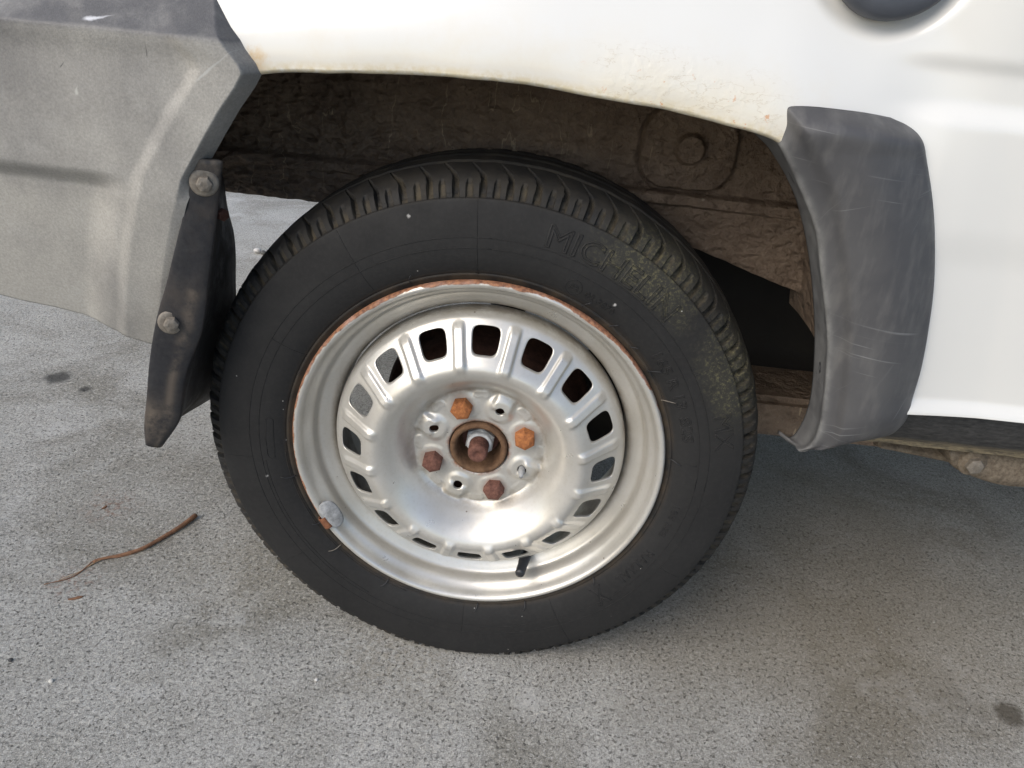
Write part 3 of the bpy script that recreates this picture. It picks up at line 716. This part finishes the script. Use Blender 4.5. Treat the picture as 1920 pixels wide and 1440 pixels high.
# nrm points outward when (dy,dr) turns left; make sure
if (nrm[len(nrm) // 2][1]) < 0:
    py_ = yv + nrm[None, :, 0] * depth; prr = rv + nrm[None, :, 1] * depth
Xt = np.sin(th)[:, None] * prr; Zt = np.cos(th)[:, None] * prr; Yt = py_ + 0 * Xt
low = np.clip((-Zt - .215) / .045, 0, 1) ** 2 * np.exp(-(Xt / .11) ** 2)
Yt = Yt + np.where(yv < .075, -.0055, .0055) * low * np.clip(np.abs(yv - .075) / .075, 0, 1)
Zt = np.where(Zt < -.2592, -.2592 + (Zt + .2592) * .02, Zt)
gro = np.clip(depth / .004, 0, 1) * np.ones_like(Xt)
tyre = obj('tyre', grid('tyre', np.stack([Xt, Yt, Zt], -1), cu=True, attrs={'groove': gro}), MAT['rubber'], wheel, 'worn black tyre with mossy shoulder and moulded lettering')

sm = np.ones((nTh, nP - 1), bool); sm[:, (pr[:-1, 1] > .2553) & (pr[:-1, 0] < .055)] = False; tyre.data.polygons.foreach_set('use_smooth', sm.ravel())
# raised lettering ---------------------------------------------------
def bend(me, phi0, rbase):
    for vv in me.vertices:
        u, h, d = vv.co
        r = rbase + h; a = phi0 + u / (rbase + .008)
        y = float(side_y(r)) - d - .0001
        z = r * math.cos(a)
        vv.co = (r * math.sin(a), y, z)
def letters(txt, phi0, phi1, rbase, height, bev=.00042, solid=False):
    cu = bpy.data.curves.new('lettering', 'FONT'); cu.body = txt; cu.size = height / .70; cu.resolution_u = 3
    if solid: cu.extrude = .0004; cu.bevel_depth = 0
    else: cu.fill_mode = 'NONE'; cu.bevel_depth = bev; cu.bevel_resolution = 1
    o = bpy.data.objects.new('tmp', cu); C.objects.link(o)
    dg = bpy.context.evaluated_depsgraph_get(); me = bpy.data.meshes.new_from_object(o.evaluated_get(dg)); bpy.data.objects.remove(o)
    xs_ = [q.co.x for q in me.vertices]; w0, w1 = min(xs_), max(xs_)
    L = (math.radians(phi1) - math.radians(phi0)) * (rbase + .008); k = L / (w1 - w0)
    for q in me.vertices: q.co.x = (q.co.x - w0) * k
    bend(me, math.radians(phi0), rbase)
    me.name = 'lettering'; me.materials.clear()
    at = me.attributes.new('groove', 'FLOAT', 'POINT')
    me.polygons.foreach_set('use_smooth', [True] * len(me.polygons))
    return obj('lettering', me, MAT['rubber'], wheel)
letters('MICHELIN', 11.2, 43.2, .2262, .0190, .00075)
letters('165 R 13', 49.0, 66.5, .1985, .0095, .0005)
letters('82S', 69.0, 77.0, .1985, .0100, .0005)
letters('MX', 70.5, 79.8, .2290, .0165, .0005)
letters('RADIAL', 115.0, 129.5, .1995, .0095, .0005)
letters('X', 134.5, 139.0, .1965, .0215, .0006)
letters('E2', 20.0, 22.6, .1985, .0050, .00025)
letters('02 3870', 24.6, 33.4, .1975, .0062, .0003)
letters('188 388', 98.0, 109.0, .2000, .0062, .0003)
ring_parts = []
def moulded(path, rad=.0004, name='moulded_line'):
    """path: list of (phi deg, r)"""
    q = np.array([(r * math.sin(math.radians(a)), float(side_y(r)) - .0001, r * math.cos(math.radians(a))) for a, r in path])
    me = tube(name, q, rad, 6); me.attributes.new('groove', 'FLOAT', 'POINT'); return obj(name, me, MAT['rubber'], wheel)
moulded([(21.3 + 2.1 * math.sin(a) , .2008 + .0072 * math.cos(a)) for a in np.linspace(0, 2 * math.pi, 33)], .0003)
for a, r0, r1 in [(-3.4, .1885, .254), (-32, .1895, .2535), (58.5, .2235, .2475), (-61, .1895, .224), (84, .190, .212), (-96, .2235, .252), (-128, .224, .252), (152, .190, .252), (180.5, .190, .250), (-165, .225, .252), (118, .2235, .250)]:
    moulded([(a, r) for r in np.linspace(r0, r1, 14)], .00035)
moulded([(-83.9 - 1.5 * 0 + p_[0], p_[1]) for p_ in [(-.2, .2075), (.0, .2068), (.3, .2045), (.0, .2018), (-.4, .2008), (-4, .2006), (-10, .2006), (-12.4, .2012), (-12.8, .2045), (-12.4, .2068), (-11.5, .2075), (-6, .2078), (-.2, .2075)]], .0003)
moulded([(a, .1915) for a in np.linspace(-160, -95, 50)], .0004)
moulded([(a, .2105) for a in np.linspace(-150, -97, 40)], .0003)
for rr in (.2232, .2139): moulded([(a, rr) for a in np.linspace(0, 359.9, 240)], .00035)
# rubber whiskers along the bead
for a, ln in [(26, .010), (35.5, .008), (53, .012), (63, .012), (83, .010), (-104, .013), (-133, .012), (-122.5, .007), (-153, .010), (176, .009), (160, .009), (135, .006), (-22, .008), (44, .006)]:
    r0 = .187; n = 8
    ta = np.linspace(0, 1, n); q = np.array([((r0 + ln * k) * math.sin(math.radians(a + 1.2 * k * k)), float(side_y(r0 + ln * k)) - .0008 - .0022 * math.sin(k * 2.4), (r0 + ln * k) * math.cos(math.radians(a + 1.2 * k * k))) for k in ta])
    me = tube('rubber_whisker', q, np.linspace(.0005, .0003, n), 5); obj('rubber_whisker', me, MAT['dusty'] if a in (63, -133) else MAT['blackrubber'], wheel)

# rim ------------------------------------------------------------------
rp = [(.0085, .1788), (.0072, .1812), (.0040, .1828), (.0008, .1826), (-.0014, .1812), (-.0018, .1792), (-.0004, .1770), (.0030, .1752), (.0068, .1738), (.0105, .1715), (.0135, .1690), (.0165, .1672), (.0205, .1660), (.0245, .1650), (.0268, .1632), (.0285, .1602), (.0310, .1560), (.0335, .1515), (.0365, .1490), (.042, .1478), (.060, .1476), (.075, .1480), (.085, .1530), (.095, .1600), (.115, .1640), (.128, .1660), (.134, .172), (.137, .180)]
obj('rim', lathe('rim', catmull(rp, 120), 256), MAT['rim'], wheel, 'silver rim barrel with rust along its outer lip')

# disc -----------------------------------------------------------------
DP = np.array([(.0290, .0430), (.0300, .0220), (.0325, .0205), (.040, .0205), (.055, .0215), (.0620, .0222), (.0655, .0215), (.0690, .0180), (.0740, .0105), (.0800, .0020), (.0860, -.0050), (.0920, -.0100), (.0970, -.0125), (.1015, -.0130), (.1060, -.0112), (.1110, -.0075), (.1180, -.0015), (.1260, .0052), (.1340, .0115), (.1385, .0148), (.1425, .0185), (.1452, .0240), (.1462, .0310), (.1464, .0400)])
DC = catmull(DP, 900)
# parameter t in [0,1] along the profile; r(t), y(t)
tpar = np.linspace(0, 1, 900); 
def t_of_r(r): return float(np.interp(r, np.maximum.accumulate(DC[:, 0]), tpar))
BOLT_A = [math.radians(a) for a in (-23, 67, 157, -113)]; HOLE_A = [math.radians(a) for a in (22, 112, -158, -68)]
def disc_pt(t, a):
    r = np.interp(t, tpar, DC[:, 0]); y = np.interp(t, tpar, DC[:, 1])
    # ribs between the slots
    ph = (a / (2 * math.pi) * 16) % 1.0 - .5                       # 0 at rib centre
    arc = np.abs(ph) * 2 * math.pi / 16 * r
    win = sstep(.0960, .1080, r) * sstep(.1400, .1340, r)
    rib = sstep(.0060, .0036, arc) * win
    y = y - .0040 * rib
    # embossed face: raised seats round bolts, dished round the small holes
    x_, z_ = r * np.sin(a), r * np.cos(a)
    fw = sstep(.033, .038, r) * sstep(.070, .064, r)
    for b in BOLT_A:
        d = np.hypot(x_ - .049 * math.sin(b), z_ - .049 * math.cos(b)); y = y - .0012 * sstep(.019, .014, d) * fw + .0 * d
    for b in HOLE_A:
        d = np.hypot(x_ - .049 * math.sin(b), z_ - .049 * math.cos(b)); y = y - .0026 * sstep(.0170, .0095, d) * fw
        al = np.abs((a - b + math.pi) % (2 * math.pi) - math.pi) * r
        y = y - .0030 * sstep(.0125, .007, al) * sstep(.046, .052, r) * sstep(.0685, .0630, r)
    for k in range(8):
        b = math.radians(-1 + 45 * k); d_r = (r - .0605); al = ((a - b + math.pi) % (2 * math.pi) - math.pi) * r
        q = np.hypot(np.maximum(np.abs(al) - .0042, 0), d_r); y = y - .0009 * sstep(.0042, .0034, q)
    return np.stack([r * np.sin(a), y, r * np.cos(a)], -1)
V, Fc = [], []
def add_grid(t0, t1, nt_, a0, a1, na, closed=True):
    tt = np.linspace(t0, t1, nt_ + 1); aa = np.linspace(a0, a1, na, endpoint=False)
    T, Aa = np.meshgrid(tt, aa, indexing='ij'); q = disc_pt(T, Aa); b = sum(len(x) for x in V)
    V.append(q.reshape(-1, 3)); f = gridf(nt_ + 1, na)
    I, J = np.meshgrid(np.arange(nt_), np.arange(na), indexing='ij'); J2 = (J + 1) % na
    f = np.stack([I * na + J, I * na + J2, (I + 1) * na + J2, (I + 1) * na + J], -1).reshape(-1, 4); Fc.append(f + b)
def add_patch(t0, t1, a0, a1, nt_, na, hole, rings=10):
    """sector patch with a hole; hole(k) gives (t,a) on its edge for a border point angle"""
    bt, ba = [], []
    for i in range(na): bt.append(t0); ba.append(a0 + (a1 - a0) * i / na)
    for i in range(nt_): bt.append(t0 + (t1 - t0) * i / nt_); ba.append(a1)
    for i in range(na): bt.append(t1); ba.append(a1 - (a1 - a0) * i / na)
    for i in range(nt_): bt.append(t1 - (t1 - t0) * i / nt_); ba.append(a0)
    bt, ba = np.array(bt), np.array(ba); ht, ha = hole(bt, ba, (t0 + t1) / 2, (a0 + a1) / 2)
    s = np.linspace(0, 1, rings + 1) ** 1.0
    T = bt[None] + (ht - bt)[None] * s[:, None]; Aa = ba[None] + (ha - ba)[None] * s[:, None]
    q = disc_pt(T, Aa); n = len(bt)
    # hole edge turned inwards
    e1 = q[-1] + np.array([0, .0008, 0]); e2 = q[-1] + np.array([0, .0032, 0]); cc = q[-1].mean(0); e1 = e1 + (cc - e1) * .018; e2 = e2 + (cc - e2) * .022
    q = np.concatenate([q, e1[None], e2[None]], 0); m = len(q)
    b = sum(len(x) for x in V); V.append(q.reshape(-1, 3))
    I, J = np.meshgrid(np.arange(m - 1), np.arange(n), indexing='ij'); J2 = (J + 1) % n
    f = np.stack([I * n + J, I * n + J2, (I + 1) * n + J2, (I + 1) * n + J], -1).reshape(-1, 4); Fc.append(f + b)
NA = 16 * 24
tA, tB = t_of_r(.1050), t_of_r(.1410); tF0, tF1 = t_of_r(.0395), t_of_r(.0585)
add_grid(0, tF0, 26, 0, 2 * math.pi, NA)
def slot(bt, ba, tc, ac):
    rc = .1246; ri, rr_ = .1128, .1362; hwid = .0127
    u = (ba - ac) / (2 * math.pi / 32); vv = (bt - tc) / ((tB - tA) / 2)
    k = np.maximum(np.abs(u), np.abs(vv)); ang = np.arctan2(vv, u)
    cu_, sv = np.cos(ang), np.sin(ang); n_ = 4.2
    rad = (np.abs(cu_) ** n_ + np.abs(sv) ** n_) ** (-1 / n_)
    hx, hv = rad * cu_, rad * sv                                    # superellipse in [-1,1]
    r_ = rc + hv * (rr_ - ri) / 2
    wdt = hwid * (1 + .10 * hv)
    tt = np.interp(r_, np.maximum.accumulate(DC[:, 0]), tpar)
    return tt, ac + hx * wdt / r_
for k in range(16):
    c0 = 2 * math.pi * k / 16; add_patch(tA, tB, c0 - math.pi / 16, c0 + math.pi / 16, 14, 24, slot)
def disc_ribshift(): pass
def smallhole(rad):
    def f(bt, ba, tc, ac):
        rc = .049; u = (ba - ac) / (math.pi / 8); vv = (bt - tc) / ((tF1 - tF0) / 2); ang = np.arctan2(vv * .0095, u * .0192)
        r_ = rc + rad * np.sin(ang); return np.interp(r_, np.maximum.accumulate(DC[:, 0]), tpar), ac + rad * np.cos(ang) / r_
    return f
# eight sectors of the mounting face: bolt, hole, bolt, hole ...
edges = sorted([(a % (2 * math.pi), 'b') for a in BOLT_A] + [(a % (2 * math.pi), 'h') for a in HOLE_A])
for i, (a, kd) in enumerate(edges):
    pa = edges[i - 1][0] - (2 * math.pi if i == 0 else 0); na_ = edges[(i + 1) % 8][0] + (2 * math.pi if i == 7 else 0)
    add_patch(tF0, tF1, (pa + a) / 2, (na_ + a) / 2, 10, 48, smallhole(.0046 if kd == 'h' else .0050), 10)
add_grid(tF1, tA, 60, 0, 2 * math.pi, NA); add_grid(tB, 1.0, 26, 0, 2 * math.pi, NA)
dm = mesh('wheel_disc', np.concatenate(V), np.concatenate(Fc))
bm = bmesh.new(); bm.from_mesh(dm); bmesh.ops.remove_doubles(bm, verts=bm.verts, dist=2e-5); bm.to_mesh(dm); bm.free()
dm.polygons.foreach_set('use_smooth', [True] * len(dm.polygons))
obj('wheel_disc', dm, MAT['disc'], wheel, 'pressed silver wheel disc with ribs between the slots')

# bolts, hub, nut --------------------------------------------------------
wb = hexbolt('wheel_bolt', .0108, .0105, .0014)
for a, m_, tw in zip(BOLT_A, ('rust', 'rust', 'rust_dark', 'rust_dark'), (.3, .9, .5, .15)):
    me = wb.copy(); o = obj('wheel_bolt', me, MAT[m_], wheel, 'orange rusty wheel bolt' if m_ == 'rust' else 'dark brown rusty wheel bolt')
    o.location = (.049 * math.sin(a), .0200, .049 * math.cos(a)); o.rotation_euler = (0, tw, 0)
obj('hub', lathe('hub', [(.050, .0285), (.0215, .0290), (.0180, .0285), (.0165, .0272), (.0168, .0250), (.0185, .0232), (.0230, .0222), (.038, .0222), (.046, .0205), (.048, .0165), (.0485, .004)], 96), MAT['hub'], wheel, 'rusty hub ring')
obj('thrust_washer', lathe('thrust_washer', [(.044, .0195), (.0405, .0190), (.0400, .0175), (.0400, .006)], 48), MAT['rust_dark'], wheel)
hn = obj('hub_nut', hexbolt('hub_nut', .0158, .0120, .0), MAT['zinc'], wheel, 'pale zinc hub nut'); hn.location = (0, .0420, 0); hn.rotation_euler = (0, .1, 0)
obj('nut_collar', lathe('nut_collar', [(.034, .0138), (.0275, .0128), (.0262, .0118), (.0262, .0100)], 48), MAT['zinc'], wheel)
sp = [(.040, .0100)]
for k in range(9): sp += [(.0290 - k * .0022, .0100), (.0280 - k * .0022, .0090)]
sp += [(.0086, .0094), (.0070, .0082), (.0068, .0045), (.0085, .003), (.0088, .0)]
obj('spindle', lathe('spindle', sp, 40), MAT['rust_dark'], wheel, 'rusty threaded spindle end')
a = HOLE_A[1]
lp = obj('locating_pin', lathe('locating_pin', [(.03, .0034), (.012, .0034), (.0105, .0030), (.0100, .0022), (.0045, .0021), (.0040, .0)], 20), MAT['lead'], wheel, 'small grey locating pin in a disc hole'); lp.location = (.049 * math.sin(a), 0, .049 * math.cos(a))
# valve
vp = P(986, 1041, .028) - np.array([0, 0, ZC]); vt = P(974, 1077, -.002) - np.array([0, 0, ZC])
dv = (vt - vp); vpath = [vp - dv * .25, vp, vp + dv * .40, vp + dv * .46, vp + dv * .50, vp + dv * .93, vt, vt + dv * .015]
obj('valve', tube('valve', vpath, [.0066, .0062, .0058, .0054, .0053, .0053, .0044, .0015], 20), MAT['blackrubber'], wheel, 'black rubber valve stem with cap')
# balance weight
wp = []
for k, s in enumerate(np.linspace(0, 1, 24)):
    an = math.radians(-115.6 - 11.2 * s); prf = math.sqrt(max(0, 1 - abs(2 * s - 1) ** 2.6))
    ring = []
    for j in range(12):
        b = 2 * math.pi * j / 12; dr_ = .0088 * math.cos(b) * (prf * .96 + .04); dy_ = .0030 * math.sin(b) * (prf * .9 + .1)
        ring.append(((.1712 + dr_) * math.sin(an), .0018 + dr_ * -.55 + dy_, (.1712 + dr_) * math.cos(an)))
    wp.append(ring)
wp = np.array(wp); wv = wp.reshape(-1, 3); wf = [(i * 12 + j, i * 12 + (j + 1) % 12, (i + 1) * 12 + (j + 1) % 12, (i + 1) * 12 + j) for i in range(23) for j in range(12)] + [tuple(range(12)), tuple(23 * 12 + j for j in range(12))][::1]
obj('balance_weight', mesh('balance_weight', wv, wf), MAT['lead'], wheel, 'grey lead balance weight clipped on the rim')
cp = []
for s in np.linspace(0, 1, 10):
    an = math.radians(-120.6 - 4.3 * s)
    cp.append([(r * math.sin(an), y, r * math.cos(an)) for (y, r) in [(.0040, .1835), (.0010, .1843), (-.0028, .1832), (-.0044, .1808), (-.0042, .1782), (-.0022, .1762)]])
wc = obj('weight_clip', grid('weight_clip', np.array(cp)), MAT['clip'], wheel, 'rusty spring clip of the balance weight'); solidify(wc, .0009, 1)

# ------------------------------------------------------------------ loose things on the ground
tw = [G0(a, b) for a, b in [(367, 971), (345, 987), (317, 1005), (271, 1030), (225, 1044), (179, 1055), (137, 1080), (85, 1100)]]
tc_ = catmull(tw, 60); twg = thing('dry_stem', 'dry brown twisted plant stem lying on the concrete by the tyre', 'twig', tuple(tw[3]))
gm = m_rust('dry_bark', (.13, .062, .036), (.27, .15, .085), .85, 1.2); gm2 = m_rust('dry_fibre', (.28, .18, .10), (.42, .30, .19), .85, 1.2)
o0 = np.array(tw[3])
def strand(name, ph, amp, t0, t1, r0, r1, m):
    n = 60; i0, i1 = int(t0 * 59), int(t1 * 59) + 1; q = tc_[i0:i1].copy(); k = len(q); s = np.linspace(0, 1, k)
    q[:, 0] += amp * np.sin(s * 14 + ph); q[:, 1] += amp * np.cos(s * 14 + ph); rad = r0 + (r1 - r0) * s
    q[:, 2] = rad * 1.02 + amp * (1 + np.sin(s * 14 + ph * 1.7)) * .6
    return obj(name, tube(name, q - o0, rad, 7), m, twg)
strand('stem', 0, .0006, 0, .72, .0034, .0017, gm); strand('stem_fibre', 1.5, .0016, .10, .75, .0013, .0007, gm2); strand('stem_fibre', 3.6, .0017, .25, 1.0, .0013, .0005, gm); strand('stem_fibre', 5.2, .0012, .4, .95, .0010, .0004, gm2)
def scrap(name, label, cat, px, py, L, wd, ang, m, h=.0012):
    c = G0(px, py); n = 9; v = []
    for i in range(n):
        s = i / (n - 1) - .5; ww = wd * (1 - (2 * s) ** 2) ** .5 * .5 * (.8 + .4 * random.random()) + .0001
        for (k, zz) in [(-1, 0), (-.3, h * (.6 + .6 * random.random())), (.5, h * (.7 + .6 * random.random())), (1, 0)]:
            x, y = s * L, k * ww; v.append((x * math.cos(ang) - y * math.sin(ang), x * math.sin(ang) + y * math.cos(ang), zz + .0003))
    f = [(i * 4 + j, (i + 1) * 4 + j, (i + 1) * 4 + j + 1, i * 4 + j + 1) for i in range(n - 1) for j in range(3)]
    f += [(i * 4 + 3, (i + 1) * 4 + 3, (i + 1) * 4, i * 4) for i in range(n - 1)]
    f += [(0, 1, 2, 3), tuple((n - 1) * 4 + j for j in (3, 2, 1, 0))]
    o = obj(name, mesh(name, v, f), m); o.location = c; o['label'] = label; o['category'] = cat; return o
scrap('bark_flake', 'small reddish bark flake below the thin end of the dry stem', 'bark', 142, 1122, .016, .005, .5, gm)
scrap('bark_flake', 'tiny red-brown bark crumb above the dry stem', 'bark', 196, 952, .008, .004, 1.1, gm)
def pebble(label, px, py, r, col, name='pebble'):
    g = G('stone', col, .8); nn = g.noise(150, 3); g.set('Base Color', g.mix(g.mr(nn, .3, .7), tuple(c * .7 for c in col), col))
    bm = bmesh.new(); bmesh.ops.create_icosphere(bm, subdivisions=3, radius=r)
    for q in bm.verts:
        q.co *= 1 + .22 * mnoise.noise(q.co * (1.1 / r) + Vector((px, py, 0))); q.co.z *= .62
    zm = min(q.co.z for q in bm.verts)
    for q in bm.verts: q.co.z -= zm
    me = bpy.data.meshes.new(name); bm.to_mesh(me); bm.free(); me.polygons.foreach_set('use_smooth', [True] * len(me.polygons))
    o = obj(name, me, g.m); o.location = G0(px, py); o['label'] = label; o['category'] = 'pebble'; return o
pebble('white pebble on the sunlit ground beyond the mud flap', 483, 474, .010, (.62, .60, .57))
pebble('small dark stone beside the white pebble beyond the mud flap', 494, 477, .008, (.10, .10, .095))
pebble('small pale chip lying in front of the tyre', 593, 1276, .0020, (.66, .64, .60))
pebble('flat cream chip on bare concrete near the pavement front', 96, 1278, .0024, (.62, .60, .54))
pebble('tiny dark grain on the open concrete well away from the tyre', 20, 1239, .0022, (.05, .05, .05))
# loose grit
gv, gf = [], []
for i in range(2600):
    px, py = RS.uniform(0, 1920), RS.uniform(560, 1440); c = G0(px, py)
    if abs(c[0]) < .30 and -.02 < c[1] < .17: continue
    if c[1] > 1.2: continue
    r = RS.uniform(.0003, .0008) * (1.8 if RS.rand() < .06 else 1); b = len(gv)
    for d in [(1, 0, 0), (-.3, 1, 0), (-.6, -.8, 0), (0, 0, 1)]:
        a = RS.uniform(.7, 1.3); gv.append((c[0] + d[0] * r * a, c[1] + d[1] * r * a, d[2] * r * a + .0001))
    gf += [(b, b + 1, b + 3), (b + 1, b + 2, b + 3), (b + 2, b, b + 3)]
g_ = G('grit', (.34, .33, .31), .85); vv_ = g_.sep(g_.voro(300, out='Color')); g_.set('Base Color', g_.mix(g_.mr(vv_[0], .4, .6), (.09, .085, .08), (.5, .48, .45)))
gr_ = obj('grit', mesh('grit', gv, gf, smooth=False), g_.m); gr_['kind'] = 'stuff'; gr_['label'] = 'fine pale and dark grit scattered over the concrete'; gr_['category'] = 'grit'
